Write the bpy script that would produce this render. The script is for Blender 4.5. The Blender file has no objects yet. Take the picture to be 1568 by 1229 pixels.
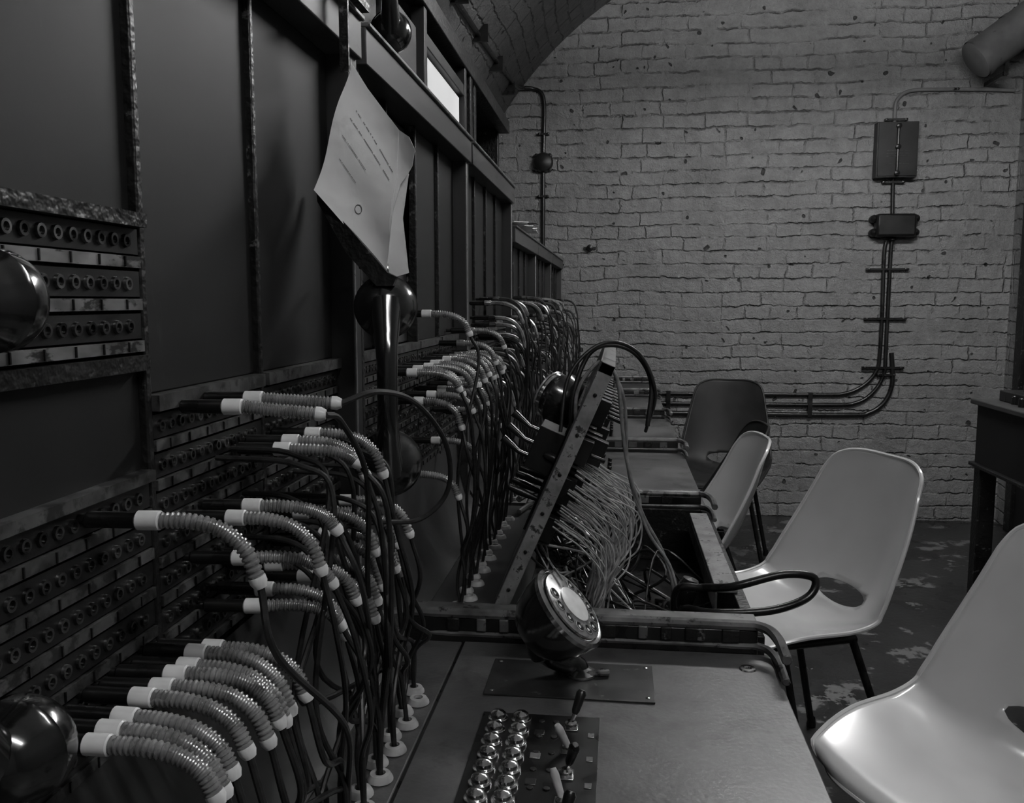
import bpy, bmesh, math, random
from mathutils import Vector, Matrix
random.seed(7)
D=bpy.data; C=bpy.context
sc=C.scene
sc.view_settings.view_transform='Standard'
sc.view_settings.look='None'
sc.view_settings.exposure=0.0

# ------------------------------------------------------------ materials
def mk(name,base,rough=.5,metal=0.,var=.25,scale=8.,stretch=(1,1,1),bump=.0,wear=None,wear_lo=.62,wear_hi=.68,wear_scale=30.,coat=0.,spec=.5,rvar=.15,bscale=None,emit=0,plain=False,bdist=.004):
    m=D.materials.new(name); m.use_nodes=True; nt=m.node_tree; N=nt.nodes; L=nt.links
    b=N['Principled BSDF']
    tc=N.new('ShaderNodeTexCoord'); mp=N.new('ShaderNodeMapping'); mp.inputs['Scale'].default_value=stretch
    L.new(tc.outputs['Object'],mp.inputs['Vector'])
    n=N.new('ShaderNodeTexNoise'); n.inputs['Scale'].default_value=scale; n.inputs['Detail'].default_value=1 if plain else 3; n.inputs['Roughness'].default_value=.65
    L.new(mp.outputs[0],n.inputs['Vector'])
    cr=N.new('ShaderNodeValToRGB'); e=cr.color_ramp.elements
    lo=base*(1-var); hi=base*(1+var)
    e[0].position=.3; e[0].color=(lo,lo,lo,1); e[1].position=.7; e[1].color=(hi,hi,hi,1)
    L.new(n.outputs['Fac'],cr.inputs[0]); out=cr.outputs[0]
    if wear is not None:
        n2=N.new('ShaderNodeTexNoise'); n2.inputs['Scale'].default_value=wear_scale; n2.inputs['Detail'].default_value=5; n2.inputs['Roughness'].default_value=.7
        L.new(mp.outputs[0],n2.inputs['Vector'])
        mr=N.new('ShaderNodeMapRange'); mr.inputs['From Min'].default_value=wear_lo; mr.inputs['From Max'].default_value=wear_hi
        L.new(n2.outputs['Fac'],mr.inputs['Value'])
        mx=N.new('ShaderNodeMix'); mx.data_type='RGBA'
        L.new(mr.outputs[0],mx.inputs['Factor']); L.new(out,mx.inputs['A']); mx.inputs['B'].default_value=(wear,wear,wear,1)
        out=mx.outputs['Result']
    L.new(out,b.inputs['Base Color'])
    if rvar>0:
        rr=N.new('ShaderNodeMapRange'); rr.inputs['To Min'].default_value=max(.03,rough-rvar); rr.inputs['To Max'].default_value=min(1,rough+rvar)
        L.new(n.outputs['Fac'],rr.inputs['Value']); L.new(rr.outputs[0],b.inputs['Roughness'])
    else: b.inputs['Roughness'].default_value=rough
    b.inputs['Metallic'].default_value=metal
    b.inputs['Specular IOR Level'].default_value=spec
    b.inputs['Coat Weight'].default_value=coat
    b.inputs['Coat Roughness'].default_value=.13
    if emit:
        b.inputs['Emission Color'].default_value=(1,1,1,1); b.inputs['Emission Strength'].default_value=emit
    if bump>0:
        bn=N.new('ShaderNodeTexNoise'); bn.inputs['Scale'].default_value=bscale or scale*4; bn.inputs['Detail'].default_value=2
        L.new(mp.outputs[0],bn.inputs['Vector'])
        bp=N.new('ShaderNodeBump'); bp.inputs['Strength'].default_value=bump; bp.inputs['Distance'].default_value=bdist
        L.new(bn.outputs['Fac'],bp.inputs['Height']); L.new(bp.outputs[0],b.inputs['Normal'])
    return m

def brick(name,axes,base,uv=False,dirt_shade=.40,dist=.015,bw=.235,rh=.0765):
    m=D.materials.new(name); m.use_nodes=True; nt=m.node_tree; N=nt.nodes; L=nt.links
    b=N['Principled BSDF']; tc=N.new('ShaderNodeTexCoord')
    if uv:
        vec=tc.outputs['UV']
    else:
        s=N.new('ShaderNodeSeparateXYZ'); L.new(tc.outputs['Object'],s.inputs[0])
        c=N.new('ShaderNodeCombineXYZ'); L.new(s.outputs[axes[0]],c.inputs[0]); L.new(s.outputs[axes[1]],c.inputs[1]); vec=c.outputs[0]
    def noise(scale,detail=3,rough=.6,v=vec):
        n=N.new('ShaderNodeTexNoise'); n.noise_dimensions='2D'; n.inputs['Scale'].default_value=scale; n.inputs['Detail'].default_value=detail; n.inputs['Roughness'].default_value=rough
        L.new(v,n.inputs['Vector']); return n
    def math_(op,a,bb=None,c=None):
        x=N.new('ShaderNodeMath'); x.operation=op
        for i,q in enumerate((a,bb,c)):
            if q is None: continue
            if isinstance(q,(int,float)): x.inputs[i].default_value=q
            else: L.new(q,x.inputs[i])
        return x.outputs[0]
    def mrange(src,a,c,lo=0,hi=1):
        x=N.new('ShaderNodeMapRange'); x.inputs['From Min'].default_value=a; x.inputs['From Max'].default_value=c; x.inputs['To Min'].default_value=lo; x.inputs['To Max'].default_value=hi
        L.new(src,x.inputs['Value']); return x.outputs[0]
    w1=noise(1.6,1); w2=noise(15,3,.7)
    def warp(n,amt,v):
        sub=N.new('ShaderNodeVectorMath'); sub.operation='SUBTRACT'; L.new(n.outputs['Color'],sub.inputs[0]); sub.inputs[1].default_value=(.5,.5,.5)
        scn=N.new('ShaderNodeVectorMath'); scn.operation='SCALE'; L.new(sub.outputs[0],scn.inputs[0]); scn.inputs['Scale'].default_value=amt
        ad=N.new('ShaderNodeVectorMath'); ad.operation='ADD'; L.new(v,ad.inputs[0]); L.new(scn.outputs[0],ad.inputs[1]); return ad.outputs[0]
    v2=warp(w2,.028,warp(w1,.05,vec))
    def bricknode(v,mortar,width):
        br=N.new('ShaderNodeTexBrick'); L.new(v,br.inputs['Vector'])
        br.inputs['Scale'].default_value=1; br.inputs['Mortar Size'].default_value=mortar; br.inputs['Mortar Smooth'].default_value=1.0
        br.inputs['Brick Width'].default_value=width; br.inputs['Row Height'].default_value=rh; br.inputs['Bias'].default_value=0
        br.inputs['Color1'].default_value=(.1,.1,.1,1); br.inputs['Color2'].default_value=(.9,.9,.9,1); br.inputs['Mortar'].default_value=(.5,.5,.5,1)
        return br
    br=bricknode(v2,.0078,bw); br.squash=.62; br.squash_frequency=3; br.offset=.5
    bh=bricknode(v2,.0080,60.0)
    m1=noise(3.4,4,.7); m2=noise(5.5,3,.7)
    g1=math_('MULTIPLY',br.outputs['Fac'],mrange(m1.outputs['Fac'],.42,.62,.02,.75))
    g2=math_('MULTIPLY',bh.outputs['Fac'],mrange(m2.outputs['Fac'],.42,.60,.06,1.0))
    groove=math_('MAXIMUM',g1,g2)
    lum=noise(20,5,.78); chips=noise(17,1,.5)
    ch=mrange(chips.outputs['Fac'],.78,.81)
    sep=N.new('ShaderNodeSeparateColor'); L.new(br.outputs['Color'],sep.inputs[0])
    h=math_('MULTIPLY',groove,-1.1)
    h=math_('ADD',h,math_('MULTIPLY',lum.outputs['Fac'],1.1))
    h=math_('ADD',h,math_('MULTIPLY',sep.outputs[0],.5))
    h=math_('SUBTRACT',h,math_('MULTIPLY',ch,.8))
    bp=N.new('ShaderNodeBump'); bp.inputs['Strength'].default_value=1.0; bp.inputs['Distance'].default_value=dist
    L.new(h,bp.inputs['Height']); L.new(bp.outputs[0],b.inputs['Normal'])
    col=math_('MULTIPLY',math_('ADD',math_('MULTIPLY',m1.outputs['Fac'],.8),.60),base)
    col=math_('MULTIPLY',col,math_('SUBTRACT',1.0,math_('MULTIPLY',math_('POWER',groove,2.0),dirt_shade)))  # joint colour darkened: dirt plus painted-in shadow lines
    col=math_('MULTIPLY',col,math_('SUBTRACT',1.0,math_('MULTIPLY',ch,.8)))
    col=math_('MULTIPLY',col,math_('ADD',math_('MULTIPLY',lum.outputs['Fac'],.8),.60))
    cc=N.new('ShaderNodeCombineColor')
    for i in range(3): L.new(col,cc.inputs[i])
    L.new(cc.outputs[0],b.inputs['Base Color']); b.inputs['Roughness'].default_value=.5
    b.inputs['Specular IOR Level'].default_value=.4
    return m

M={}
M['panel']=mk('painted_panel',.013,.55,var=.3,scale=3,stretch=(1,1,.25),wear=.035,wear_lo=.66,wear_hi=.76,wear_scale=14,spec=.22,rvar=.06)
M['frame']=mk('dark_frame',.010,.42,var=.5,scale=12,bump=.5,bscale=120,wear=.10,wear_lo=.60,wear_hi=.67,wear_scale=45,spec=.35)
M['rail']=mk('worn_rail',.058,.48,var=.4,scale=10,stretch=(1,.2,1),wear=.02,wear_lo=.58,wear_hi=.66,wear_scale=24,spec=.35)
M['wood']=mk('dull_wood',.034,.45,var=.4,scale=9,stretch=(1,1,.25),wear=.12,wear_lo=.66,wear_hi=.72,wear_scale=30)
M['label']=mk('label_strip',.20,.35,metal=.4,var=.6,scale=40,stretch=(1,.4,1),wear=.03,wear_lo=.54,wear_hi=.61,wear_scale=60)
M['label2']=mk('label_strip_dirty',.052,.5,var=.6,scale=40,wear=.010,wear_lo=.49,wear_hi=.58,wear_scale=50)
M['black']=mk('black_plastic',.007,.3,var=.3,scale=30,plain=True)
M['bake']=mk('bakelite',.006,.20,var=.2,scale=20,rvar=.03,coat=1.0,spec=.7,plain=True)
M['brass']=mk('jack_metal',.16,.32,metal=1,var=.5,scale=60,plain=True)
M['chrome']=mk('chrome',.75,.16,metal=1,var=.25,scale=50,rvar=.08,plain=True)
M['ring']=mk('white_collar',.85,.35,var=.08,scale=60,plain=True)
M['grom']=mk('grommet_bone',.42,.4,var=.25,scale=60,plain=True)
M['coil']=mk('spring_coil',.34,.30,metal=.55,var=.25,scale=80,plain=True)
M['coild']=mk('spring_coil_dull',.08,.4,metal=.5,var=.25,scale=80,plain=True)
M['cord']=mk('braided_cord',.013,.45,var=.4,scale=200,plain=True)
M['cordlt']=mk('grey_flex',.20,.5,var=.3,scale=80,plain=True)
M['desk']=mk('desk_linoleum',.080,.42,var=.50,scale=7,bump=.10,bscale=160,wear=.03,wear_lo=.54,wear_hi=.70,wear_scale=9,rvar=.12)
M['edge']=mk('metal_edging',.13,.38,metal=.3,var=.5,scale=20,wear=.015,wear_lo=.56,wear_hi=.62,wear_scale=35)
M['edgelt']=mk('bare_and_lit_edge',.24,.42,metal=.2,var=.4,scale=30,wear=.03,wear_lo=.58,wear_hi=.64,wear_scale=60)  # worn bare metal, lightened to paint in lit edges too
M['plate']=mk('mount_plate',.035,.35,metal=.4,var=.5,scale=18,wear=.15,wear_lo=.62,wear_hi=.70,wear_scale=60)
M['paper']=mk('old_paper',.84,.7,var=.14,scale=6,wear=.55,wear_lo=.56,wear_hi=.75,wear_scale=12,bump=.8,bscale=18,bdist=.008)
M['ink']=mk('printed_ink',.20,.7,plain=True)
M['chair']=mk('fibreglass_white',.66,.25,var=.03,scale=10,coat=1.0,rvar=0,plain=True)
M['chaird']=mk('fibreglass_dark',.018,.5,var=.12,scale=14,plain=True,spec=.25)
M['steel']=mk('dark_steel',.02,.3,metal=.5,var=.3,scale=20,plain=True)
M['pipe']=mk('black_conduit',.013,.30,var=.4,scale=15,wear=.06,wear_lo=.62,wear_hi=.7,wear_scale=20)
M['pipew']=mk('painted_conduit',.15,.5,var=.2,scale=15,plain=True)
M['box']=mk('dark_box',.010,.4,var=.4,scale=12,spec=.35)
M['wire']=mk('loom_wire',.40,.42,var=.45,scale=60,plain=True)
M['duct']=mk('duct_paint',.13,.5,var=.25,scale=8,wear=.03,wear_lo=.64,wear_hi=.7,wear_scale=12)
M['tube']=mk('lamp_housing',.6,.4,plain=True)
M['lamp1']=mk('fluorescent_tube',.9,.4,emit=128,plain=True)
M['lamp2']=mk('unseen_fill_tube',.9,.4,emit=64,plain=True)  # tubes of the added fill lamp, out of view
M['floor']=mk('floor_paint',.026,.30,var=.5,scale=2.2,bump=.3,bscale=40,wear=.17,wear_lo=.565,wear_hi=.60,wear_scale=4.6,rvar=.18)
M['glass']=mk('white_pane',.85,.35,var=.12,scale=6,emit=.30)  # weak glow added to make the white pane brighter
M['brickb']=brick('brick_back',(0,2),.27)
M['brickr']=brick('brick_right',(1,2),.24)
M['brickv']=brick('brick_vault',None,.36,uv=True,dirt_shade=.5)

# ------------------------------------------------------------ builder
def cat(pts,n=8):
    P=[Vector(p) for p in pts]
    if len(P)<3: return P
    Q=[P[0]*2-P[1]]+P+[P[-1]*2-P[-2]]
    out=[]
    for i in range(1,len(Q)-2):
        a,b,c,d=Q[i-1],Q[i],Q[i+1],Q[i+2]
        for k in range(n):
            t=k/n
            out.append(.5*((2*b)+(c-a)*t+(2*a-5*b+4*c-d)*t*t+(3*b-a-3*c+d)*t**3))
    out.append(P[-1]); return out

class MB:
    def __init__(s): s.v=[]; s.f=[]; s.mi=[]; s.mats=[]
    def m(s,k):
        if k not in s.mats: s.mats.append(k)
        return s.mats.index(k)
    def add(s,vs,fs,k):
        o=len(s.v); s.v.extend([tuple(x) for x in vs]); i=s.m(k)
        for f in fs: s.f.append([o+j for j in f]); s.mi.append(i)
    def box(s,a,b,k,R=None,org=None):
        x0,y0,z0=a; x1,y1,z1=b
        vs=[Vector(p) for p in ((x0,y0,z0),(x1,y0,z0),(x1,y1,z0),(x0,y1,z0),(x0,y0,z1),(x1,y0,z1),(x1,y1,z1),(x0,y1,z1))]
        if R is not None:
            org=Vector(org); vs=[org+R@(v-org) for v in vs]
        s.add(vs,[(0,3,2,1),(4,5,6,7),(0,1,5,4),(1,2,6,5),(2,3,7,6),(3,0,4,7)],k)
    def tube(s,path,r,k,seg=8,cap=True):
        P=[Vector(p) for p in path]; n=len(P)
        rs=r if isinstance(r,(list,tuple)) else [r]*n
        T=[]
        for i in range(n):
            t=(P[min(i+1,n-1)]-P[max(i-1,0)])
            if t.length<1e-9: t=Vector((0,0,1))
            T.append(t.normalized())
        up=Vector((0,0,1)) if abs(T[0].z)<.9 else Vector((0,1,0))
        nrm=(up-T[0]*up.dot(T[0])).normalized()
        vs=[]
        for i in range(n):
            nrm=(nrm-T[i]*nrm.dot(T[i]))
            nrm=nrm.normalized() if nrm.length>1e-6 else Vector((1,0,0))
            bn=T[i].cross(nrm)
            for j in range(seg):
                a=2*math.pi*j/seg
                vs.append(P[i]+(nrm*math.cos(a)+bn*math.sin(a))*rs[i])
        fs=[]
        for i in range(n-1):
            for j in range(seg):
                j2=(j+1)%seg
                fs.append((i*seg+j,i*seg+j2,(i+1)*seg+j2,(i+1)*seg+j))
        if cap:
            fs.append(tuple(range(seg-1,-1,-1))); fs.append(tuple((n-1)*seg+j for j in range(seg)))
        s.add(vs,fs,k)
    def lathe(s,prof,org,axis,k,seg=24):
        ax=Vector(axis).normalized(); org=Vector(org)
        up=Vector((0,0,1)) if abs(ax.z)<.9 else Vector((1,0,0))
        e1=(up-ax*up.dot(ax)).normalized(); e2=ax.cross(e1)
        vs=[];fs=[];n=len(prof)
        for r,h in prof:
            for j in range(seg):
                a=2*math.pi*j/seg
                vs.append(org+ax*h+(e1*math.cos(a)+e2*math.sin(a))*max(r,1e-5))
        for i in range(n-1):
            for j in range(seg):
                j2=(j+1)%seg
                fs.append((i*seg+j,i*seg+j2,(i+1)*seg+j2,(i+1)*seg+j))
        s.add(vs,fs,k)
    def quad(s,p,k): s.add(p,[tuple(range(len(p)))],k)
    def build(s,name,parent=None,bevel=0,smooth=True,ang=40):
        me=D.meshes.new(name); me.from_pydata(s.v,[],s.f)
        for k in s.mats: me.materials.append(M[k])
        me.polygons.foreach_set('material_index',s.mi)
        me.validate(); 
        bm=bmesh.new(); bm.from_mesh(me); bmesh.ops.recalc_face_normals(bm,faces=bm.faces); bm.to_mesh(me); bm.free()
        if smooth:
            me.polygons.foreach_set('use_smooth',[True]*len(me.polygons))
            me.set_sharp_from_angle(angle=math.radians(ang))
        o=D.objects.new(name,me); C.collection.objects.link(o)
        if parent: o.parent=parent
        if bevel:
            bv=o.modifiers.new('bevel','BEVEL'); bv.width=bevel; bv.segments=2; bv.limit_method='ANGLE'; bv.angle_limit=math.radians(50)
        return o
def empty(name,loc=(0,0,0)):
    o=D.objects.new(name,None); C.collection.objects.link(o); o.empty_display_size=.1; o.location=loc; return o

# ------------------------------------------------------------ room
YB=5.2; YF=-2.2; XL=-1.02; XR=2.15
b=MB(); b.box((XL-.1,YB,-.0),(XR+.1,YB+.1,3.35),'brickb'); b.build('wall_back')
b=MB(); b.box((XL-.1,YF,-.0),(XL,YB,1.18),'brickr'); b.build('wall_left')
b=MB(); b.box((XR,YF,0),(XR+.1,YB,3.1),'brickr'); b.build('wall_right')
b=MB(); b.box((XL-.1,YF-.1,0),(XR+.1,YF,3.35),'brickr'); b.build('wall_front')
b=MB(); b.box((XL-.1,YF-.1,-.1),(XR+.1,YB+.1,0),'floor'); b.build('floor')
cx,cz,R=1.1,1.15,2.12
bm=bmesh.new(); uvl=bm.loops.layers.uv.new('UVMap')
NA=48; a0=math.pi; a1=math.acos((XR+.02-cx)/R)
rows=[]
for i in range(NA+1):
    a=a0+(a1-a0)*i/NA
    rows.append([(bm.verts.new((cx+R*math.cos(a),y,cz+R*math.sin(a))),y,(a0-a)*R) for y in (YF,YB+.01)])
for i in range(NA):
    q=[rows[i][0],rows[i][1],rows[i+1][1],rows[i+1][0]]
    f=bm.faces.new([x[0] for x in q]); f.smooth=True
    for l,x in zip(f.loops,q): l[uvl].uv=(x[1],x[2])
me=D.meshes.new('ceiling'); bm.to_mesh(me); bm.free(); me.materials.append(M['brickv'])
o=D.objects.new('ceiling',me); C.collection.objects.link(o)
sm=o.modifiers.new('s','SOLIDIFY'); sm.thickness=.08; sm.offset=-1
b=MB(); b.box((XR-.03,3.55,0.0),(XR-.001,3.63,2.06),'frame'); b.box((XR-.03,4.95,0),(XR-.001,5.03,2.06),'frame'); b.box((XR-.03,3.55,1.98),(XR-.001,5.03,2.06),'frame')
b.box((XR-.012,3.63,0.01),(XR-.001,4.95,1.98),'panel'); b.box((XR-.02,3.75,.25),(XR-.01,4.83,.95),'frame'); b.box((XR-.02,3.75,1.08),(XR-.01,4.83,1.85),'frame')
b.build('door_1',bevel=.004)

# ------------------------------------------------------------ switchboards
FX=-.35
def jack(b,y,z,x=FX+.006,seg=10):
    prof=[(.0022,-.004),(.0027,.0022),(.0045,.0022),(.0048,0)]
    b.lathe(prof,(x,y,z),(1,0,0),'brass',seg)
    b.quad([(x+.0004,y+.0024*math.cos(t*math.pi/4),z+.0024*math.sin(t*math.pi/4)) for t in range(8)],'black')
def strips(b,y0,y1,ztop,nrow,lab='label2',det=True,pitch=.03,sp=.0155):
    for r in range(nrow):
        z=ztop-r*pitch
        b.box((FX-.004,y0,z-.019),(FX+.006,y1,z-.001),'box')
        b.box((FX-.004,y0,z-.0285),(FX+.008,y1,z-.0205),lab)
        n=int((y1-y0-.008)/sp)
        for i in range(n):
            jack(b,y0+.010+i*sp,z-.010,seg=12 if det else 6)
        if det:
            k=y0+.02
            while k<y1-.01:
                b.box((FX+.008,k,z-.028),(FX+.0092,k+.0012,z-.021),'black'); k+=.031
def molding(b,y,xl=-.31,xr=.212):
    def pth(z,o):
        return cat([(xl-.03,y-.10,z),(xl-.012,y-.03,z),(xl+.02,y+o,z),(xl+.08,y+o,z),(-.05,y+o,z),(xr-.06,y+o,z),(xr-.015,y+o-.006,z),(xr,y+o-.035,z-.004),(xr,y+o-.10,z-.006)],8)
    b.box((xl+.02,y-.004,.76),(xr-.02,y+.032,.812),'black')
    for z,r in ((.790,.0055),(.818,.007)):
        b.tube(pth(z,.0),r,'edge',8)
    x=xl+.08
    while x<xr-.06:
        wv=random.uniform(.012,.03)
        b.box((x,y-.0075,.795),(x+wv,y-.003,.813),'frame'if random.random()<.4 else 'edge'); x+=wv+random.uniform(.012,.03)
    b.box((xl+.02,y,.812),(xr-.02,y+.034,.822),'edge')
def desk_flat(b,y0,y1):
    b.box((-.205,y0,.665),(.208,y1,.78),'desk')
    b.box((FX,y0,.70),(-.209,y1,.779),'desk')
    b.box((-.210,y0,.70),(-.204,y1,.7775),'black')
def holes(b,y0,y1,n,x=-.235):
    for i in range(n):
        y=y0+(y1-y0)*i/(n-1); xx=x+(.008 if i%2 else -.004)
        b.lathe([(.005,-.001),(.0055,.007),(.010,.0065),(.0125,.0025),(.013,0)],(xx,y,.780),(0,0,1),'grom',18)
        b.quad([(xx+.0055*math.cos(t*math.pi/5),y+.0055*math.sin(t*math.pi/5),.7835) for t in range(10)],'black')
def plinth(b,y0,y1,ztop):
    prof=[(FX-.01,ztop),(FX+.004,ztop),(FX+.006,.95),(FX+.010,.88),(FX+.022,.83),(FX+.045,.795),(FX+.065,.781),(FX+.065,.76),(FX-.01,.76)]
    n=len(prof); vs=[(x,y,z) for y in (y0,y1) for x,z in prof]
    fs=[tuple(range(n-1,-1,-1)),tuple(range(n,2*n))]+[(i,(i+1)%n,n+(i+1)%n,n+i) for i in range(n)]
    b.add(vs,fs,'wood')

UN=[(.22,1.09),(1.11,1.91),(1.93,2.71),(2.73,3.51),(3.53,4.31),(4.33,5.11)]
boards=[]
for ui,(y0,y1) in enumerate(UN):
    root=empty('telephone_switchboard'); boards.append(root)
    top=1.588 if ui<3 else 1.475
    det=ui<2
    b=MB()
    b.box((-.86,y0,0.0),(-.37,y1,top-.03),'frame')
    b.box((-.37,y0,0),(-.30,y1,.70),'panel')
    sw=.030
    b.box((-.37,y1-sw,.78),(FX+.028,y1,top-.005),'wood')
    b.box((FX+.026,y1-sw+.002,.80),(FX+.029,y1-sw+.008,top-.05),'edgelt')  # pale strip paints the lit edge of the stile
    b.box((-.37,y0,.78),(FX+.022,y0+.012,top-.005),'frame')
    b.box((-.37,y0,top-.045),(FX+.035,y1,top),'rail')
    b.box((-.37,y0,top),(FX+.040,y1,top+.006),'edge')
    b.build('cabinet_frame',root,bevel=.002)
    pb=MB(); zb=1.18
    ya=y0+.012; yb=y1-sw
    if ui==0: div=[ya,.405,.612,.822,1.06]
    else:
        div=[ya+(yb-ya)*i/4 for i in range(5)]
    for i in range(4):
        z0=1.31 if (ui==0 and i<=1) else zb
        if ui==1 and i==0:
            pb.box((-.369,div[0],zb),(-.366,div[1],top-.045),'black')  # open recess: black sheet stands in for the shade inside
            continue
        if ui==1 and i==1:
            pb.box((FX-.018,div[1],zb),(FX-.012,div[2],top-.05),'rail'); continue
        pb.box((FX-.012,div[i]+.003,z0),(FX+(.0),div[i+1]-.003,top-.045),'panel')
    for i in range(1,4):
        pb.box((FX-.012,div[i]-.004,.95),(FX+.007,div[i]+.004,top-.045),'frame')
    pb.build('face_panels',root,bevel=.0015)
    jb=MB()
    for i in range(4):
        a,c=div[i]+.005,div[i+1]-.005
        if ui==0 and i<=1:
            jb.box((FX-.004,a,1.302),(FX+.014,c,1.312),'frame')
            strips(jb,a,c,1.302,3,'label',True)
            jb.box((FX-.004,a,1.200),(FX+.012,c,1.211),'frame')
            jb.box((FX-.010,a,1.125),(FX+.001,c,1.200),'panel')
            jb.box((FX-.004,a,1.118),(FX+.012,c,1.126),'label2')
            strips(jb,a,c,1.117,6,'label2',True)
        else:
            jb.box((FX-.004,a,1.168),(FX+.012,c,1.180),'label2')
            strips(jb,a,c,1.166,7 if ui<3 else 6,'label2',det,sp=.0155 if det else .02)
    jb.build('jack_field',root)
    kb=MB()
    plinth(kb,y0,y1,.958 if ui else .935)
    kb.build('plinth',root)
    d0,d1=(y0,1.17) if ui==0 else (y0+.10 if ui==1 else y0+.08,y1+.08 if ui<5 else y1)
    db=MB()
    if ui==0: desk_flat(db,-.1,1.165); molding(db,1.17)
    elif ui==1:
        db.box((FX,1.205,.665),(-.172,1.985,.78),'wood')
        db.box((-.172,1.205,.655),(.208,1.985,.668),'black')
        db.box((-.172,1.205,.668),(.208,1.222,.79),'frame')
        db.box((.190,1.222,.668),(.208,1.985,.785),'frame')
        db.box((.160,1.40,.785),(.197,1.90,.795),'edgelt')
        db.box((.160,1.40,.75),(.165,1.90,.785),'edge')
        db.box((-.172,1.97,.668),(.208,1.985,.785),'frame')
        molding(db,1.985,-.18)
    else:
        desk_flat(db,d0-.0 if ui>2 else 2.02,d1-.035)
        molding(db,d1-.035,-.25)
        db.box((-.16,d0+.12,.780),(-.01,d0+.45,.784),'plate')
        for k in range(5):
            yy=d0+.16+k*.06
            for xx in (-.13,-.09,-.05):
                db.lathe([(.009,0),(.009,.01),(.005,.014),(.0,.015)],(xx,yy,.784),(0,0,1),'steel',10)
            db.tube([(-.02,yy,.784),(-.015,yy,.82)],[.004,.006],'black',8)
    db.build('key_shelf',root,bevel=.0015)
    hb=MB()
    if ui==0: holes(hb,.55,1.00,17)
    elif ui==1: holes(hb,1.30,1.85,16)
    else: holes(hb,y0+.12,y1-.06,11)
    hb.build('cord_grommets',root)
    lb=MB(); lb.box((-.30,y0,0),(-.27,y0+.04,.665),'frame'); lb.box((-.30,y1-.04,0),(-.27,y1,.665),'frame'); lb.box((.15,y1-.03,0),(.19,y1,.66),'frame')
    lb.build('shelf_support',root,bevel=.003)

r0=boards[0]
b=MB()
b.box((-.146,.56,.780),(-.014,.952,.7835),'black')
for i in range(12):
    y=.935-i*.027
    for x in (-.127,-.101):
        b.lathe([(.0115,0),(.0115,.003),(.0085,.0035),(.0085,.008),(.0055,.0105),(0,.0115)],(x,y,.7835),(0,0,1),'chrome',18)
for i in range(8):
    y=.935-i*.034
    for x in (-.078,-.062):
        b.lathe([(.0035,0),(.0035,.0012),(0,.0012)],(x,y,.7835),(0,0,1),'plate',10)
for i in range(5):
    y=.935-i*.05
    b.box((-.084,y-.031,.7835),(-.073,y-.020,.7845),'label' if i%2 else 'plate')
    b.box((-.026,y-.031,.7835),(-.019,y-.022,.7845),'label')
for i,(dx,dy,kn) in enumerate(((.012,.014,1),(-.012,-.004,0),(.010,-.008,1),(-.01,.01,0),(.01,.01,1))):
    y=.925-i*.05; x=-.045
    b.box((x-.008,y-.010,.7835),(x+.008,y+.010,.7855),'chrome')
    b.lathe([(.007,0),(.007,.004),(.004,.006)],(x,y,.7855),(0,0,1),'chrome',14)
    L=.034 if kn else .026
    p0=Vector((x,y,.787)); p1=Vector((x+dx,y+dy,.787+L))
    if kn:
        b.tube([p0,p0.lerp(p1,.35)],.0022,'chrome',8); b.tube([p0.lerp(p1,.3),p0.lerp(p1,.4),p0.lerp(p1,.9),p1],[.003,.0045,.0058,.0035],'black',12)
    else: b.tube([p0,p0.lerp(p1,.8),p1],[.0035,.0045,.003],'grom',10)
b.box((-.154,1.00,.780),(.05,1.105,.7825),'plate')
for x,y in ((-.145,1.01),(.042,1.01),(.042,1.096),(-.145,1.096)):
    b.lathe([(.003,0),(.003,.001),(0,.0015)],(x,y,.7825),(0,0,1),'chrome',8)
b.lathe([(.004,.0),(.005,.002),(.010,.002),(.011,0)],(.172,1.115,.780),(0,0,1),'chrome',20)
b.build('key_panel',r0,bevel=.0006)

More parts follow.
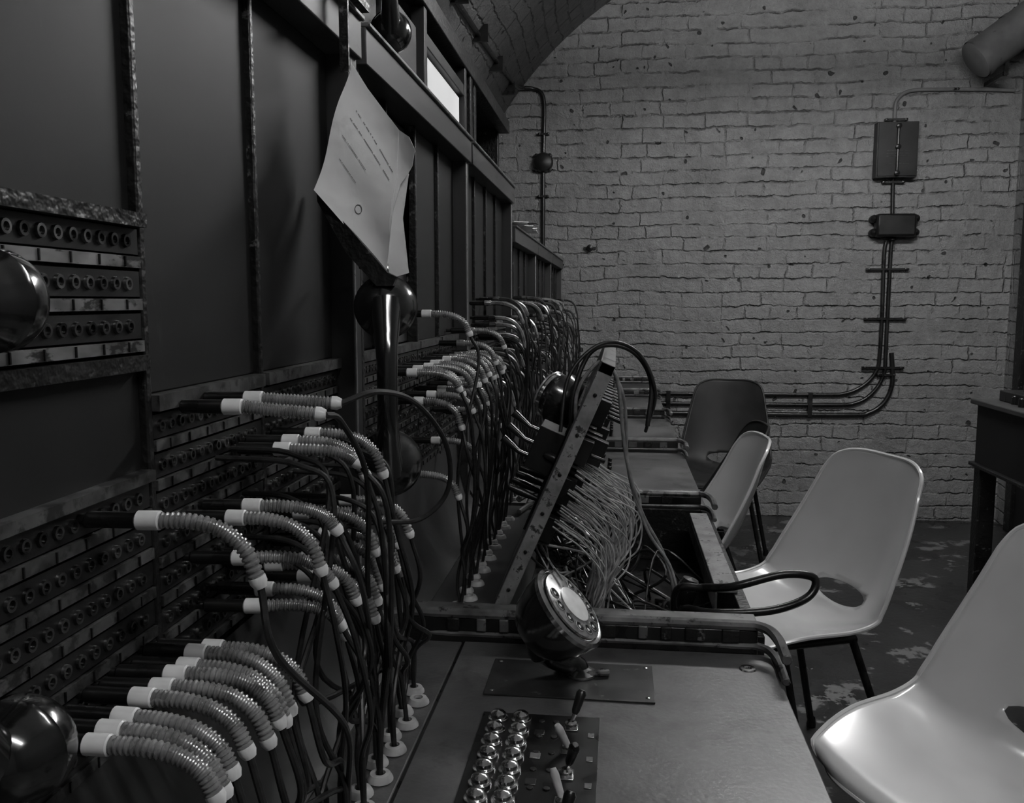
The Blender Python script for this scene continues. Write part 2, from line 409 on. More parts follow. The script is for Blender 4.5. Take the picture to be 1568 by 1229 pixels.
# ------------------------------------------------------------ rotary dial
def rotary_dial(c,n,foot,name='rotary_dial',rad=.056,par=None):
    c=Vector(c); n=Vector(n).normalized(); b=MB()
    b.lathe([(0,-.068),(.020,-.066),(.036,-.058),(.047,-.044),(.054,-.022),(rad,-.006),(rad,0),(rad-.004,.003)],c,n,'bake',40)
    b.lathe([(rad,-.004),(rad+.001,.002),(rad-.003,.005),(rad-.008,.004),(rad-.010,.002),(.0,.002)],c,n,'chrome',48)
    b.lathe([(.046,.004),(.047,.007),(.045,.008),(.026,.0085),(.024,.010),(.022,.0105)],c,n,'coil',48)
    b.lathe([(.0245,.0105),(.022,.0118),(0,.012)],c,n,'ring',36)
    up=Vector((0,0,1)); e1=(up-n*up.dot(n)).normalized(); e2=n.cross(e1)
    for i in range(10):
        a=math.radians(40+i*29)
        p=c+(e1*math.cos(a)+e2*math.sin(a))*.0355+n*.0082
        b.lathe([(.0072,-.0005),(.0074,.0012),(.0062,.0014),(.0060,.0003)],p,n,'chrome',16)
        b.lathe([(.0060,.0004),(0,.0004)],p,n,'black',16)
        b.lathe([(.0024,.0007),(0,.0008)],p,n,'ring',8)
    a=math.radians(-20); p=c+(e1*math.cos(a)+e2*math.sin(a))*.05+n*.006
    b.tube([p,p+n*.006,p+n*.007-(e1*math.cos(a)+e2*math.sin(a))*.018],.002,'chrome',8)
    f=Vector(foot); m=c-n*.05
    b.tube(cat([m,m.lerp(f,.45)+Vector((-.012,0,-.004)),f+Vector((-.006,0,.012)),f],6),[.022]*6+[.016]*6+[.012]*6+[.016],'bake',16)
    b.lathe([(.020,0),(.020,.003),(.014,.006),(.010,.010)],f,(0,0,1),'chrome',24)
    b.tube([f+Vector((.0,-.01,.004)),f+Vector((.035,.0,.004))],.004,'edge',8)
    for s in (-1,1):
        b.lathe([(.005,0),(.005,.004),(0,.005)],f+Vector((.028*s,.006,0)),(0,0,1),'chrome',8)
    return b.build(name,par)
rotary_dial((-.055,1.05,.874),(.73,-.14,.67),(-.040,1.068,.783))

# ------------------------------------------------------------ patch cords
def plug_cord(b,y,z,hole,tilt=0,drop=.022,yo=.0,length=.06,cordpath=None,det=True,xr=-.305,lift=0,ringm='ring',coilm='coil'):
    p=Vector((FX+.002,y,z)); q=Vector((xr,y+yo*.2,z+lift))
    b.tube([p,p.lerp(q,.2),p.lerp(q,.25),q],[.0033,.0033,.0056,.0056],'black',12 if det else 6)
    q2=q+Vector((.016,yo*.1,lift*.3))
    b.tube([q,q+Vector((.001,0,0)),q2-Vector((.001,0,0)),q2],[.0050,.0064,.0064,.0055],ringm,16 if det else 8)
    c=[q2,q2+Vector((length*.3,yo*.3,-drop*.04)),q2+Vector((length*.62,yo*.6,-drop*.32)),q2+Vector((length*.86,yo*.85,-drop)),q2+Vector((length*.98,yo,-drop*2.0))]
    if drop<.004: c=[q2,q2+Vector((length*.45,yo*.5,-drop)),q2+Vector((length*.95,yo,-drop*2))]
    n=(22 if drop>=.004 else 40) if det else 3
    path=cat(c,n); k=len(path)
    if det: rs=[(.0056 if i%4<2 else .0044) for i in range(k)]
    else: rs=[.005]*k
    b.tube(path,rs,coilm,10 if det else 6)
    t=path[-1]; d=(path[-1]-path[-3]).normalized()
    b.tube([t-d*.002,t+d*.002,t+d*.006],[.0058,.0058,.004],'ring' if det else coilm,10 if det else 6)
    t=t+d*.005
    if cordpath: pts=[t]+cordpath
    else:
        h=Vector(hole); j=lambda a: random.uniform(-a,a)
        pts=[t,t+d*.03+Vector((0,0,-.02)),t.lerp(h,.5)+Vector((j(.02)+.008,j(.03),.0)),h+Vector((j(.008),j(.01),.05)),h+Vector((0,0,-.004))]
    b.tube(cat(pts,7 if det else 4),.0026,'cord',8 if det else 5)
b=MB(); H=[(-.235+(.008 if i%2 else -.004),.55+.45*i/16,.783) for i in range(17)]
for i,y in enumerate((.45,.469,.488,.508,.526,.546,.565,.583,.60)):
    plug_cord(b,y+random.uniform(-.002,.002),.995+random.uniform(-.002,.002),(-.245+random.uniform(-.02,.015),y+.10+random.uniform(-.02,.03),.78),drop=.017+random.uniform(-.003,.003),yo=random.uniform(-.003,.008),xr=-.306+random.uniform(-.003,.003),length=.062)
top_list=[(.52,1.11,.020),(.65,1.08,.020),(.68,1.082,.010),(.75,1.118,.006),(.77,1.122,.016),(.83,1.12,.02),(.655,1.045,.012),(.70,1.005,.02),(.675,.998,.01),(.72,1.02,.018),
 (.80,.985,.02),(.81,1.0,.02),(.825,1.012,.022),(.86,1.01,.02),(.875,1.03,.018),(.90,1.0,.02),(.93,1.03,.02),(.79,1.05,.02)]
for i,(y,z,dr) in enumerate(top_list):
    plug_cord(b,y,z,H[min(16,max(4,int((y-.45)/.5*16)+random.randint(-1,3)))],drop=dr,yo=random.uniform(0,.02))
loop=[(-.205,.74,1.172),(-.185,.80,1.155),(-.165,.84,1.11),(-.168,.86,1.06),(-.195,.85,1.032),(-.235,.82,1.035),(-.262,.80,1.03),(-.255,.80,.99),(-.240,.83,.90),H[9]]
plug_cord(b,.69,1.17,None,drop=.002,yo=.01,cordpath=[Vector(p) for p in loop])
plug_cord(b,.65,1.168,None,drop=.003,yo=.01,cordpath=[Vector(p) for p in [(-.225,.70,1.15),(-.222,.76,1.09),(-.235,.80,.98),(-.23,.80,.88),H[8]]])
for i in range(16):
    y=random.uniform(.70,.93); x=random.uniform(-.265,-.225); h=H[random.randint(4,16)]
    z=random.uniform(1.0,1.11)
    b.tube(cat([(FX+.01,y,z+.01),(x-.03,y,z+.005),(x,y,z-.03),(x+random.uniform(-.02,.02),y+random.uniform(-.05,.05),.92),(h[0],h[1],.84),h],7),.0026,'cord',8)
b.build('patch_cords')
b=MB()
H2=[(-.235,1.30+.55*i/15,.783) for i in range(16)]
L2=[(1.36,1.23)]+[(1.25+.055*i+random.uniform(-.01,.01),1.145+random.uniform(-.004,.004)) for i in range(11)]+[(1.30+.09*i,1.10) for i in range(6)]+[(1.26,.995),(1.42,1.02),(1.60,1.05),(1.72,1.03),(1.66,1.17),(1.78,1.19)]
for i,(y,z) in enumerate(L2):
    plug_cord(b,y,z,H2[int(min(15,max(0,(y-1.25)/.62*16+random.randint(-1,2))))],drop=random.uniform(.012,.02),yo=random.uniform(-.01,.02),ringm='ring' if y<1.55 else 'coil')
b.build('patch_cords')
for ui in (2,3,4,5):
    y0,y1=UN[ui]; b=MB()
    n=(30,22,16,12)[ui-2]
    for i in range(n):
        y=random.uniform(y0+.05,y1-.06); z=random.choice((1.25,1.20,1.16,1.13,1.10,1.07,1.03))+random.uniform(-.01,.01)
        plug_cord(b,y,z,(-.235+random.uniform(-.01,.01),min(y1-.06,y+random.uniform(0,.08)),.783),drop=random.uniform(.014,.035),yo=random.uniform(-.02,.03),det=False,ringm='coil' if i%4==0 else 'coild',coilm='coil' if i%3==0 else 'coild',length=random.uniform(.05,.075))
    b.build('patch_cords')

# ------------------------------------------------------------ handsets
def handset(top,L,name='telephone_handset',cord=None,r1=.031,r2=.034,facing=(0,1,0),bow=.042,hr=.0095):
    b=MB(); T=Vector(top); B=T+Vector((0,0,-L)); f=Vector(facing).normalized()
    mid=(T+B)/2
    pth=cat([T+Vector((0,0,.004))-f*.010,T+Vector((0,0,-.03))-f*.030,mid+Vector((0,0,L*.2))-f*bow,mid-f*(bow+.004),mid+Vector((0,0,-L*.2))-f*bow,B+Vector((0,0,.03))-f*.030,B+Vector((0,0,-.004))-f*.010],10)
    n=len(pth); rs=[]
    for i in range(n):
        t=abs(i/(n-1)-.5)*2
        rs.append(hr+.008*t**2.5)
    b.tube(pth,rs,'bake',20)
    for P,r in ((T,r1),(B,r2)):
        b.lathe([(0,-.026),(.012,-.025),(.021,-.019),(r*.86,-.008),(r*.93,.002),(r,.004),(r,.012),(r*.9,.019),(r*.6,.022),(0,.021)],P,f,'bake',36)
    b.lathe([(.007,0),(.0065,-.015),(.004,-.02)],B+Vector((0,0,-r2*.8)),(0,0,1),'bake',12)
    if cord: b.tube(cat([B+Vector((0,0,-r2-.005))]+[Vector(p) for p in cord],8),.0032,'cord',8)
    b.tube(cat([T+Vector((0,0,r1*.8)),T+Vector((0,.003,r1+.008)),T+Vector((-.012,.02,r1+.014)),T+Vector((-.04,.035,r1+.010))],5),.0028,'steel',8)
    return b.build(name)
handset((-.266,1.000,1.243),.184,cord=[(-.262,1.005,.95),(-.255,1.01,.85),(-.250,1.03,.783)],facing=(-.27,1,0),r1=.037,r2=.040,hr=.0115)
handset((-.330,.428,1.25),.250,cord=[(-.32,.44,.90),(-.30,.5,.80)],r1=.028,r2=.03)
handset((-.350,1.37,1.875),.215,r1=.03,r2=.032,facing=(-.24,1,0))

# ------------------------------------------------------------ paper notice
PK=.985/1.05
def px2(px,py,y=1.05): return ((-.358+(px-490)*.000807)*PK,y*PK,1.25+(.28-(py-95)*.000769)*PK)
def sheet(poly,yfun,mat,th=.0012,b=None,cuts=3):
    bm=bmesh.new(); vs=[bm.verts.new(p) for p in poly]; f=bm.faces.new(vs)
    bmesh.ops.triangulate(bm,faces=[f]); bmesh.ops.subdivide_edges(bm,edges=bm.edges[:],cuts=cuts,use_grid_fill=True)
    for v in bm.verts: v.co.y+=yfun(v.co.x,v.co.z)
    r=bmesh.ops.extrude_face_region(bm,geom=bm.faces[:])
    for g in r['geom']:
        if isinstance(g,bmesh.types.BMVert): g.co.y+=th
    idx={v:i for i,v in enumerate(bm.verts)}
    b.add([v.co.copy() for v in bm.verts],[tuple(idx[v] for v in f.verts) for f in bm.faces],mat); bm.free()
b=MB()
yf=lambda x,z: .030*math.cos((x+.27)*24)-.03 + .012*math.sin((z-1.3)*11)+.005*math.sin(x*70+z*40)
P=[(540,95),(560,130),(585,165),(608,195),(626,208),(636,228),(630,252),(611,278),(601,320),(594,370),(588,418),(540,358),(490,290),(508,215),(524,150)]
sheet([px2(*p) for p in P],yf,'paper',b=b,cuts=7)
P2=[(606,250),(622,262),(612,330),(620,415),(590,424),(586,380)]
sheet([px2(p[0],p[1],1.062) for p in P2],lambda x,z:.0,'paper',b=b)
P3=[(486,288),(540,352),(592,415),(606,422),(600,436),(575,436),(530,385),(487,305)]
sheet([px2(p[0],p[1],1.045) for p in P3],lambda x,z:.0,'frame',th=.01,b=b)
def inkline(a,c,w=.0005,n=40):
    A=Vector(px2(*a)); Cc=Vector(px2(*c)); up=Vector((.35,0,1)).normalized()*w
    for i in range(n):
        if random.random()<.22: continue
        p=A.lerp(Cc,i/n); q=A.lerp(Cc,(i+.8)/n); pts=[]
        for s in (p-up,q-up,q+up,p+up): pts.append((s.x,s.y+yf(s.x,s.z)-.0012,s.z))
        b.quad(pts,'ink')
for a,c in (((545,165),(600,262)),((538,178),(594,272)),((528,205),(560,258)),((522,240),(545,278))): inkline(a,c)
b.tube([ (lambda s:(s[0],s[1]+yf(s[0],s[2])-.001,s[2]))(px2(546+5*math.cos(t*.5),316+7*math.sin(t*.5))) for t in range(14)],.0005,'ink',5)
b.box((-.306,.972,1.500),(-.296,.976,1.592),'frame'); b.box((-.306,.972,1.588),(-.296,1.06,1.597),'frame')
b.build('paper_notice')

# ------------------------------------------------------------ raised key shelf with looms (unit 2)
root=empty('raised_key_shelf')
b=MB(); hx,hz=-.168,.785; dx,dz=.159,.372; Ls=math.hypot(dx,dz); u=Vector((dx/Ls,0,dz/Ls)); nn=Vector((dz/Ls,0,-dx/Ls))
Y0,Y1=1.29,1.93
def sl(s,y,h): return Vector((hx,y,hz))+u*s+nn*h+Vector((0,0,0))
def slab(s0,s1,ya,yb,h0,h1,k):
    vs=[sl(s,y,h) for s,y,h in ((s0,ya,h0),(s1,ya,h0),(s1,yb,h0),(s0,yb,h0),(s0,ya,h1),(s1,ya,h1),(s1,yb,h1),(s0,yb,h1))]
    b.add(vs,[(0,3,2,1),(4,5,6,7),(0,1,5,4),(1,2,6,5),(2,3,7,6),(3,0,4,7)],k)
slab(0,Ls,Y0,Y0+.012,-.014,.008,'edgelt')
slab(0,Ls,Y1-.012,Y1,-.018,.012,'edge')
slab(Ls-.016,Ls,Y0,Y1,-.014,.008,'edge')
slab(0,Ls,Y0+.012,Y1-.012,-.016,-.008,'desk')
slab(.10,.32,1.38,1.80,-.020,-.006,'black')
for i in range(6):
    p=sl(.03+i*.065,Y0-.0006,-.003); b.lathe([(.003,0),(.003,.0012),(0,.0015)],p,(0,-1,0),'steel',10)
for i in range(9):
    for j in range(4):
        s=.10+j*.068; y=1.36+i*.050
        slab(s,s+.042,y,y+.024,-.006,.028+.012*((i*j)%3),'steel' if (i+j)%3 else 'box')
        p=sl(s+.02,y+.012,.03); b.tube([p,p+nn*.025],.004,'black',6)
for i in range(7):
    p=sl(.16,1.36+i*.055,-.018); b.tube([p,p-nn*.03,p-nn*.05],[.004,.007,.005],'black',10)
    p=sl(.23,1.36+i*.055,-.018); b.tube([p,p-nn*.012,p-nn*.02],[.007,.007,.003],'steel',10)
slab(.20,.27,1.36,1.44,-.060,-.018,'box')
for k in range(3):
    p=sl(.215+.022*k,1.375,-.058); b.tube([p,p-nn*.018,p-nn*.05+u*.01],[.004,.004,.007],'bake',10)
b.build('hinged_shelf',root,bevel=.001)
rotary_dial(tuple(sl(.28,1.68,-.070)),(-.75,.45,.35),tuple(sl(.27,1.66,-.015)),'shelf_dial',rad=.045,par=root)
b=MB()
for i in range(84):
    row=i%4; k=(i//4)/20
    y=1.33+k*.24+random.uniform(-.004,.004)
    s=.225-row*.028+random.uniform(-.004,.004)
    p=sl(s,y,.020)
    a=Vector((.045,-.01,-.030))
    out=.040+random.uniform(-.012,.014)-.006*row
    e=Vector((-.045+random.uniform(-.03,.03),1.36+k*.12+random.uniform(-.03,.03),.70))
    pts=[p,p+a*.5,p+a,p+a+Vector((out,-.01,-.030+random.uniform(-.01,.01))),p+a+Vector((out*1.05,-.015,-.075)),p+a+Vector((out*.4,-.02,-.115)),e]
    b.tube(cat(pts,6),.0013,'wire',5)
for i in range(30):
    y=random.uniform(1.35,1.8); p=sl(random.uniform(.05,.14),y,.01)
    pts=[p]+[p+Vector((random.uniform(.0,.09),random.uniform(-.05,.05),-.03*(j+1)+random.uniform(-.02,.02))) for j in range(3)]+[Vector((random.uniform(-.08,.08),random.uniform(1.3,1.7),.672))]
    b.tube(cat(pts,6),random.choice((.0014,.002,.003)),random.choice(('wire','cord','cord','black')),5)
b.build('wire_loom',root)
b=MB()
b.tube(cat([(-.07,1.36,1.02),(-.068,1.38,1.10),(-.045,1.4,1.165),(-.01,1.42,1.18),(.03,1.43,1.165),(.055,1.43,1.12),(.05,1.42,1.05)],8),.0038,'cord',10)
b.tube(cat([(-.085,1.34,1.05),(-.075,1.36,1.13),(-.04,1.38,1.175),(.0,1.40,1.185),(.04,1.42,1.16),(.062,1.43,1.10),(.05,1.5,1.03)],8),.003,'cord',10)
b.tube(cat([(-.06,1.34,1.04),(-.06,1.35,1.11),(-.03,1.36,1.155),(-.008,1.36,1.15)],8),.003,'cordlt',8)
b.tube(cat([(-.012,1.30,1.155),(.002,1.30,1.13),(.015,1.32,1.02),(.040,1.34,.93),(.075,1.36,.86),(.092,1.36,.80),(.09,1.38,.70)],8),.0028,'cordlt',8)
b.tube(cat([(-.006,1.30,1.15),(.012,1.31,1.10),(.020,1.33,.99),(.050,1.34,.90),(.085,1.34,.845),(.098,1.33,.79),(.10,1.38,.70)],8),.0024,'cordlt',8)
b.tube(cat([(.13,1.27,.835),(.17,1.25,.845),(.24,1.26,.862),(.285,1.27,.855),(.275,1.26,.83),(.22,1.24,.815),(.14,1.24,.808),(.10,1.27,.80),(.09,1.33,.74)],8),.0060,'black',12)
b.tube(cat([(.10,1.30,.70),(.09,1.28,.82),(.13,1.27,.835)],8),.0060,'black',12)
b.lathe([(.014,0),(.016,.01),(.016,.03),(.012,.04),(0,.042)],(.105,1.33,.79),(.3,0,1),'bake',16)
b.lathe([(.020,0),(.022,.012),(.014,.03),(.010,.05)],(.13,1.40,.70),(.3,-.1,1),'bake',16)
for i in range(14):
    x0=random.uniform(-.10,.12); y0=random.uniform(1.26,1.7)
    pts=[(x0,y0,.67)]+[(x0+random.uniform(-.08,.08),y0+random.uniform(-.08,.08),.70+random.uniform(0,.08)) for j in range(3)]+[(random.uniform(-.1,.14),random.uniform(1.3,1.8),.67)]
    b.tube(cat(pts,7),random.choice((.003,.004,.0022)),random.choice(('cord','black','cord')),7)
b.build('cable_loops',root)

# ------------------------------------------------------------ structure above / behind cabinets
root=empty('overhead_cable_rack')
b=MB()
b.box((-.46,1.2,1.885),(-.42,3.44,1.93),'frame')
b.box((-.86,1.2,1.90),(-.46,3.44,1.925),'frame')
b.box((-.455,2.47,1.60),(-.425,2.50,1.885),'wood')
b.box((-.455,2.56,1.60),(-.425,2.60,1.885),'frame')
b.box((-.50,2.66,1.60),(-.43,2.70,1.885),'frame')
b.box((-.455,1.955,1.60),(-.425,1.985,1.885),'wood')
b.box((-.45,1.975,1.81),(-.428,2.47,1.84),'wood')
b.box((-.45,1.975,1.60),(-.428,2.47,1.612),'wood')
b.box((-.455,1.66,1.60),(-.435,1.92,1.83),'rail')
b.box((-.455,1.45,1.60),(-.440,1.62,1.885),'black')
b.box((-.86,1.2,1.60),(-.84,3.44,1.90),'frame')
b.box((-.86,1.2,1.60),(-.46,1.215,1.90),'frame')
b.box((-.86,3.40,1.49),(-.46,3.44,1.90),'frame')
b.build('rack_frame',root,bevel=.002)
b=MB()
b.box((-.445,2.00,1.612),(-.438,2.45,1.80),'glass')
b.build('white_glow_pane',root)
b=MB(); b.box((-.438,1.62,1.80),(-.436,1.645,1.815),'ring'); b.build('tag',root)

b=MB()
for i in range(7):
    y=2.76+i*.09; b.box((-.40,y,1.492+.003*i),(-.305,y+.12,1.494+.003*i),'paper',Matrix.Rotation(random.uniform(-.3,.3),3,'Z')@Matrix.Rotation(random.uniform(-.12,.12),3,'X')@Matrix.Rotation(random.uniform(-.1,.05),3,'Y'),(-.36,y+.05,1.496))
b.build('loose_papers')

# ------------------------------------------------------------ chairs
def chair(loc,dirn,mat='chair',name='shell_chair',top=1.0,ws=1.0):
    root=empty(name)
    d=Vector((dirn[0],dirn[1],0)).normalized(); w=Vector((-d.y,d.x,0)); O=Vector((loc[0],loc[1],0))
    ctl=[(0,.234,.398,.17,.0),(.04,.226,.412,.19,.002),(.10,.195,.423,.210,.010),(.25,.09,.433,.236,.026),(.40,-.04,.418,.248,.050),(.50,-.12,.427,.250,.068),(.58,-.172,.470,.246,.078),(.66,-.208,.535,.238,.078),(.80,-.250,.655,.216,.060),(.92,-.278,.765,.190,.042),(.97,-.288,.805,.174,.034),(1.0,-.295,.826,.146,.028)]
    def ev(v):
        v=min(1,max(0,v))
        for i in range(len(ctl)-1):
            if v<=ctl[i+1][0]+1e-9:
                p0=ctl[max(i-1,0)]; p1=ctl[i]; p2=ctl[i+1]; p3=ctl[min(i+2,len(ctl)-1)]
                t=(v-p1[0])/(p2[0]-p1[0]); o=[]
                for k in range(1,5):
                    m1=(p2[k]-p0[k])/(p2[0]-p0[0])*(p2[0]-p1[0]); m2=(p3[k]-p1[k])/(p3[0]-p1[0])*(p2[0]-p1[0])
                    o.append((2*t**3-3*t*t+1)*p1[k]+(t**3-2*t*t+t)*m1+(-2*t**3+3*t*t)*p2[k]+(t**3-t*t)*m2)
                return o
        return list(ctl[-1][1:])
    def S(uu,v):
        s,z,hw,e=ev(v); s2,z2,_,_=ev(min(1,v+.01)); s1,z1,_,_=ev(max(0,v-.01))
        tx,tz=s2-s1,z2-z1; l=math.hypot(tx,tz)
        nx,nz=(tz/l,-tx/l)
        if v<.5 and nz<0: nx,nz=-nx,-nz
        if v>=.5 and nx<0: nx,nz=-nx,-nz
        k=abs(uu)**2.2*e
        zz=z+nz*k; ss=s+nx*k
        if v>.9: zz-=abs(uu)**4*.018*((v-.9)/.1)
        if v<.08: ss-=abs(uu)**4*.03*((.08-v)/.08)
        return O+d*ss+w*(uu*hw*ws)+Vector((0,0,zz*top))
    NU,NV=40,72; bm=bmesh.new(); G={}
    hc,hv,hu=.575,.034,.42
    par={}
    def inside(uu,v): return ((uu)/hu)**2+((v-hc)/hv)**2<1
    for i in range(NU+1):
        for j in range(NV+1):
            uu=-1+2*i/NU; v=j/NV; G[i,j]=bm.verts.new(S(uu,v)); par[G[i,j]]=(uu,v)
    for i in range(NU):
        for j in range(NV):
            uu=-1+2*(i+.5)/NU; v=(j+.5)/NV
            if inside(uu,v): continue
            bm.faces.new((G[i,j],G[i+1,j],G[i+1,j+1],G[i,j+1]))
    for vv in [x for x in bm.verts if not x.link_faces]: bm.verts.remove(vv)
    for x in bm.verts:
        if x.is_boundary:
            uu,v=par[x]
            if abs(uu)<.8 and abs(v-hc)<.2:
                a=math.atan2((v-hc)/hv,uu/hu); x.co=S(hu*math.cos(a),hc+hv*math.sin(a))
    me=D.meshes.new('shell'); bm.to_mesh(me); bm.free(); me.materials.append(M[mat])
    me.polygons.foreach_set('use_smooth',[True]*len(me.polygons))
    o=D.objects.new('shell',me); C.collection.objects.link(o); o.parent=root
    sm=o.modifiers.new('s','SOLIDIFY'); sm.thickness=.005; sm.offset=0
    b=MB(); pth=[S(-1,j/60) for j in range(61)]+[S(-1+2*i/24,1) for i in range(1,25)]+[S(1,1-j/60) for j in range(1,61)]+[S(1-2*i/24,0) for i in range(1,25)]
    b.tube(pth,.0055,mat,8,cap=False)
    b.build('rolled_rim',root)
    b=MB()
    for sy in (-1,1):
        for off in (0,.03):
            tp=O+d*(.11-off)+w*(.12*sy)+Vector((0,0,.400*top)); ft=O+d*(.07-off)+w*(.20*sy)+Vector((0,0,0.008))
            b.tube([tp,tp.lerp(ft,.5),ft],.009,'steel',12)
        b.lathe([(.026,-.008),(.028,0),(.02,.02)],ft+d*.015,(0,0,1),'black',12)
        tp=O-d*.11+w*(.13*sy)+Vector((0,0,.400*top)); ft=O-d*.23+w*(.20*sy)+Vector((0,0,0.008))
        b.tube([tp,tp.lerp(ft,.5),ft],.010,'steel',12)
        b.lathe([(.013,-.008),(.014,0),(.011,.02)],ft,(0,0,1),'black',10)
        b.tube([O+d*.12+w*.13*sy+Vector((0,0,.398*top)),O-d*.12+w*.13*sy+Vector((0,0,.398*top))],.010,'steel',10)
    for s in (.10,-.10): b.tube([O+d*s+w*.13+Vector((0,0,.398*top)),O+d*s-w*.13+Vector((0,0,.398*top))],.010,'steel',10)
    b.build('legs',root)
    return root
chair((.655,1.547),(-.88,-.47))
chair((.445,2.30),(-.93,-.37),top=1.02)
chair((.205,2.98),(-1,-.08),top=.965)
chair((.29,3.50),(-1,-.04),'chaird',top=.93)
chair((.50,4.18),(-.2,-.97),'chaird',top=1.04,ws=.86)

# ------------------------------------------------------------ wall conduits etc.
yc=YB-.014
def clip(b,x,z,hw,y=YB-.02): 
    b.box((x-hw,y-.006,z-.006),(x+hw,y+.006,z+.006),'pipe'); 
    for s in (-1,1): b.lathe([(.007,0),(.007,.006),(0,.008)],(x+s*hw*.85,y-.004,z),(0,-1,0),'pipe',8); b.box((x+s*hw*.9-.006,y,z-.006),(x+s*hw*.9+.006,YB-.001,z+.006),'pipe')
root=empty('conduit_run')
b=MB()
b.tube(cat([(2.10,yc,2.375),(1.9,yc,2.385),(1.68,yc,2.39),(1.56,yc,2.385),(1.50,yc,2.34),(1.492,yc,2.27),(1.492,yc,2.20)],10),.010,'pipew',10)
clip(b,1.80,2.388,.012); clip(b,1.50,2.235,.06)
b.tube([(1.498,yc,1.93),(1.505,yc,1.70)],.011,'pipe',10)
clip(b,1.50,1.90,.06)
b.tube(cat([(1.478,yc,1.58),(1.470,yc,1.50),(1.474,yc,1.2),(1.472,yc,.95),(1.46,yc,.86),(1.40,yc,.78),(1.30,yc,.728),(1.15,yc,.718),(.5,yc,.715),(-.1,yc,.712)],10),.011,'pipe',10)
b.tube(cat([(1.508,yc,1.58),(1.505,yc,1.50),(1.504,yc,1.2),(1.504,yc,.95),(1.50,yc,.84),(1.45,yc,.74),(1.36,yc,.675),(1.20,yc,.66),(.5,yc,.657),(-.1,yc,.655)],10),.011,'pipe',10)
b.tube(cat([(1.535,yc,.96),(1.545,yc,.86),(1.545,yc,.77),(1.51,yc,.68),(1.43,yc,.618),(1.30,yc,.603),(.5,yc,.60),(-.1,yc,.60)],10),.013,'pipe',10)
for z in (1.425,1.15,.875): clip(b,1.49,z,.115)
clip(b,1.51,.835,.05)
for x in (1.1,.7,.3): 
    b.box((x-.012,YB-.03,.59),(x+.012,YB-.001,.73),'pipe')
b.build('pipes',root)
b=MB()
b.box((1.39,YB-.07,1.92),(1.605,YB-.004,2.215),'box')
b.box((1.397,YB-.076,1.927),(1.598,YB-.07,2.208),'box')
for z in (2.03,2.045,2.06,1.99): b.box((1.44,YB-.0775,z),(1.56,YB-.076,z+.003),'label2')
b.tube([(1.497,YB-.085,2.20),(1.497,YB-.085,1.93)],.007,'pipe',8)
for z in (2.19,2.08,1.94): b.lathe([(.014,0),(.014,.02),(0,.025)],(1.497,YB-.076,z),(0,-1,0),'pipe',10)
b.build('breaker_box',root,bevel=.004)
b=MB()
b.box((1.405,YB-.09,1.60),(1.615,YB-.01,1.725),'box'); 
for x,z in ((1.40,1.70),(1.40,1.625),(1.62,1.70),(1.62,1.625)): b.lathe([(.02,-.0),(.022,.04),(.014,.06),(0,.062)],(x,YB-.01,z),(0,-1,0),'box',14)
b.lathe([(.02,0),(.02,.02),(0,.022)],(1.505,YB-.03,1.585),(0,0,1),'box',12)
b.build('junction_box',root,bevel=.015)
b=MB()
b.tube(cat([(-.63,2.6,2.36),(-.62,3.4,2.375),(-.60,4.3,2.40),(-.575,5.0,2.43),(-.55,5.16,2.455)],10),.011,'pipe',10)
for y in (2.9,3.4,3.9,4.4,4.9): b.box((-.645,y,2.36),(-.57,y+.02,2.43),'pipe',Matrix.Rotation(-.0,3,'Y'),(-.6,y,2.4))
b.build('ceiling_conduit')
b=MB()
b.tube(cat([(-.55,5.16,2.455),(-.50,yc,2.455),(-.45,yc,2.43),(-.432,yc,2.36),(-.434,yc,2.2),(-.436,yc,2.05),(-.436,yc,1.6),(-.436,yc,1.3)],10),.011,'pipe',10)
clip(b,-.436,2.2,.03); clip(b,-.436,1.85,.03)
b.lathe([(.055,0),(.058,.02),(.05,.045),(.03,.055),(0,.056)],(-.437,YB-.002,2.04),(0,-1,0),'box',28)
for a in range(4): b.lathe([(.012,0),(.012,.03),(0,.032)],(-.437+.055*math.cos(a*1.57+.78),YB-.002,2.04+.055*math.sin(a*1.57+.78)),(0,-1,0),'box',10)
b.build('conduit_with_round_box')
b=MB(); b.lathe([(.02,0),(.018,.03),(0,.035)],(-.165,YB-.001,1.555),(0,-1,0),'box',12); b.box((-.20,YB-.012,1.545),(-.13,YB-.001,1.56),'box'); b.build('cable_bracket')
b=MB()
A=Vector((1.80,4.95,2.47)); Bp=Vector((2.135,4.95,2.72)); ax=(Bp-A).normalized()
b.tube([A,A+ax*.01,Bp],[.085,.10,.10],'duct',32)
b.lathe([(.104,-.0),(.104,.03),(.100,.032)],A+ax*.02,ax,'duct',32); b.lathe([(.104,-.0),(.104,.03),(.100,.032)],A+ax*.22,ax,'duct',32)
b.box((1.95,4.95,2.40),(1.97,YB-.001,2.42),'pipe'); b.box((1.95,4.94,2.40),(1.97,4.96,2.50),'pipe')
b.build('ventilation_duct')

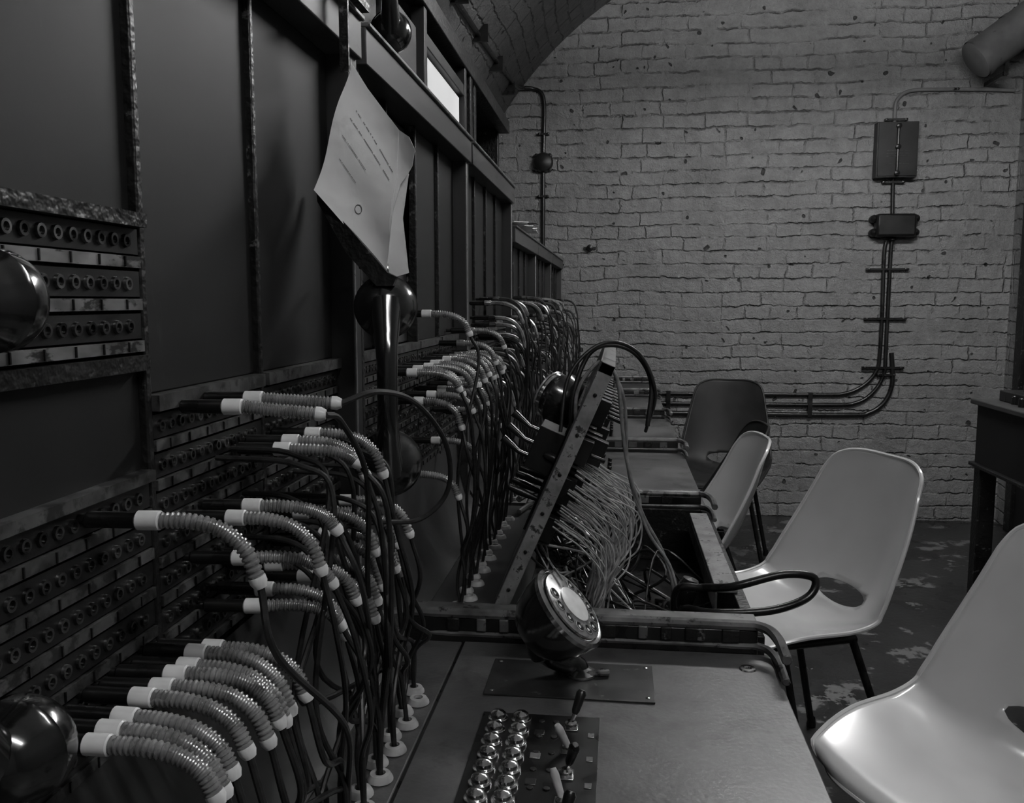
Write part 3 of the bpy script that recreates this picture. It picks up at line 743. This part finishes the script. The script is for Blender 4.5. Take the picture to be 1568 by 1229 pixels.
# ------------------------------------------------------------ equipment desk at right
root=empty('equipment_desk'); b=MB()
x0,x1,y0,y1=1.33,2.08,2.75,3.50
b.box((x0,y0,.865),(x1,y1,.885),'wood'); b.box((x0+.02,y0+.02,.64),(x1-.02,y1-.02,.865),'panel')
b.box((x0+.005,y0+.0,.63),(x1,y1,.645),'frame')
b.box((x0+.10,y0+.008,.67),(x1-.10,y0+.02,.84),'frame')
for x,y in ((x0+.02,y0+.02),(x1-.08,y0+.02),(x0+.02,y1-.08),(x1-.08,y1-.08)): b.box((x,y,0),(x+.06,y+.06,.64),'frame')
b.box((x0+.03,y0+.04,.12),(x1-.05,y0+.07,.17),'frame'); b.box((x0+.03,y0+.04,.17),(x0+.06,y1-.04,.21),'frame'); b.box((x0+.05,y0+.05,.17),(x1-.05,y1-.05,.19),'frame')
b.build('desk_body',root,bevel=.004)
b=MB(); b.box((1.40,3.0,.885),(1.95,3.42,.925),'box'); 
for i in range(5): b.lathe([(.012,0),(.010,.03),(0,.032)],(1.37+i*.01,3.05+i*.08,.886),(0,0,1),'steel',12)
b.box((1.45,3.1,.925),(1.9,3.35,.95),'plate')
b.build('desk_instruments',root,bevel=.004)
b=MB(); b.box((1.36,3.02,.192),(1.60,3.32,.30),'desk',Matrix.Rotation(.35,3,'Y')@Matrix.Rotation(.3,3,'Z'),(1.48,3.2,.2)); b.build('stored_carton',root,bevel=.003)

# ------------------------------------------------------------ lights
for i,(x,y,z,lm) in enumerate(((1.0,3.12,2.50,'lamp1'),(.80,-.25,2.60,'lamp2'))):  # second lamp is unseen fill, added behind the camera for paper and near parts
    root=empty('fluorescent_lamp')
    b=MB(); b.box((x-.62,y-.09,z+.035),(x+.62,y+.09,z+.095),'tube'); 
    for s in (-.4,.4): b.tube([(x+s,y,z+.09),(x+s,y,3.13)],.006,'pipe',8)
    for s in (-1,1):
        for e in (-.61,.61): b.box((x+e-.012,y+s*.055-.012,z-.015),(x+e+.012,y+s*.055+.012,z+.035),'tube')
    b.build('housing',root,bevel=.004)
    for s in (-1,1):
        b=MB(); b.tube([(x-.595,y+s*.055,z),(x+.595,y+s*.055,z)],.013,lm,12); b.build('tube',root)
W=D.worlds.new('World'); sc.world=W; W.use_nodes=True; W.node_tree.nodes['Background'].inputs[0].default_value=(.5,.5,.5,1); W.node_tree.nodes['Background'].inputs[1].default_value=.02

# ------------------------------------------------------------ camera
cam=D.cameras.new('camera'); co=D.objects.new('camera',cam); C.collection.objects.link(co)
F=1350.; p=math.atan(154/F); w=math.atan(161/F)
cam.sensor_width=36; cam.lens=F/1568*36; cam.clip_start=.02
co.location=(0,0,1.25); co.rotation_euler=(math.pi/2-p,0,w)
sc.camera=co
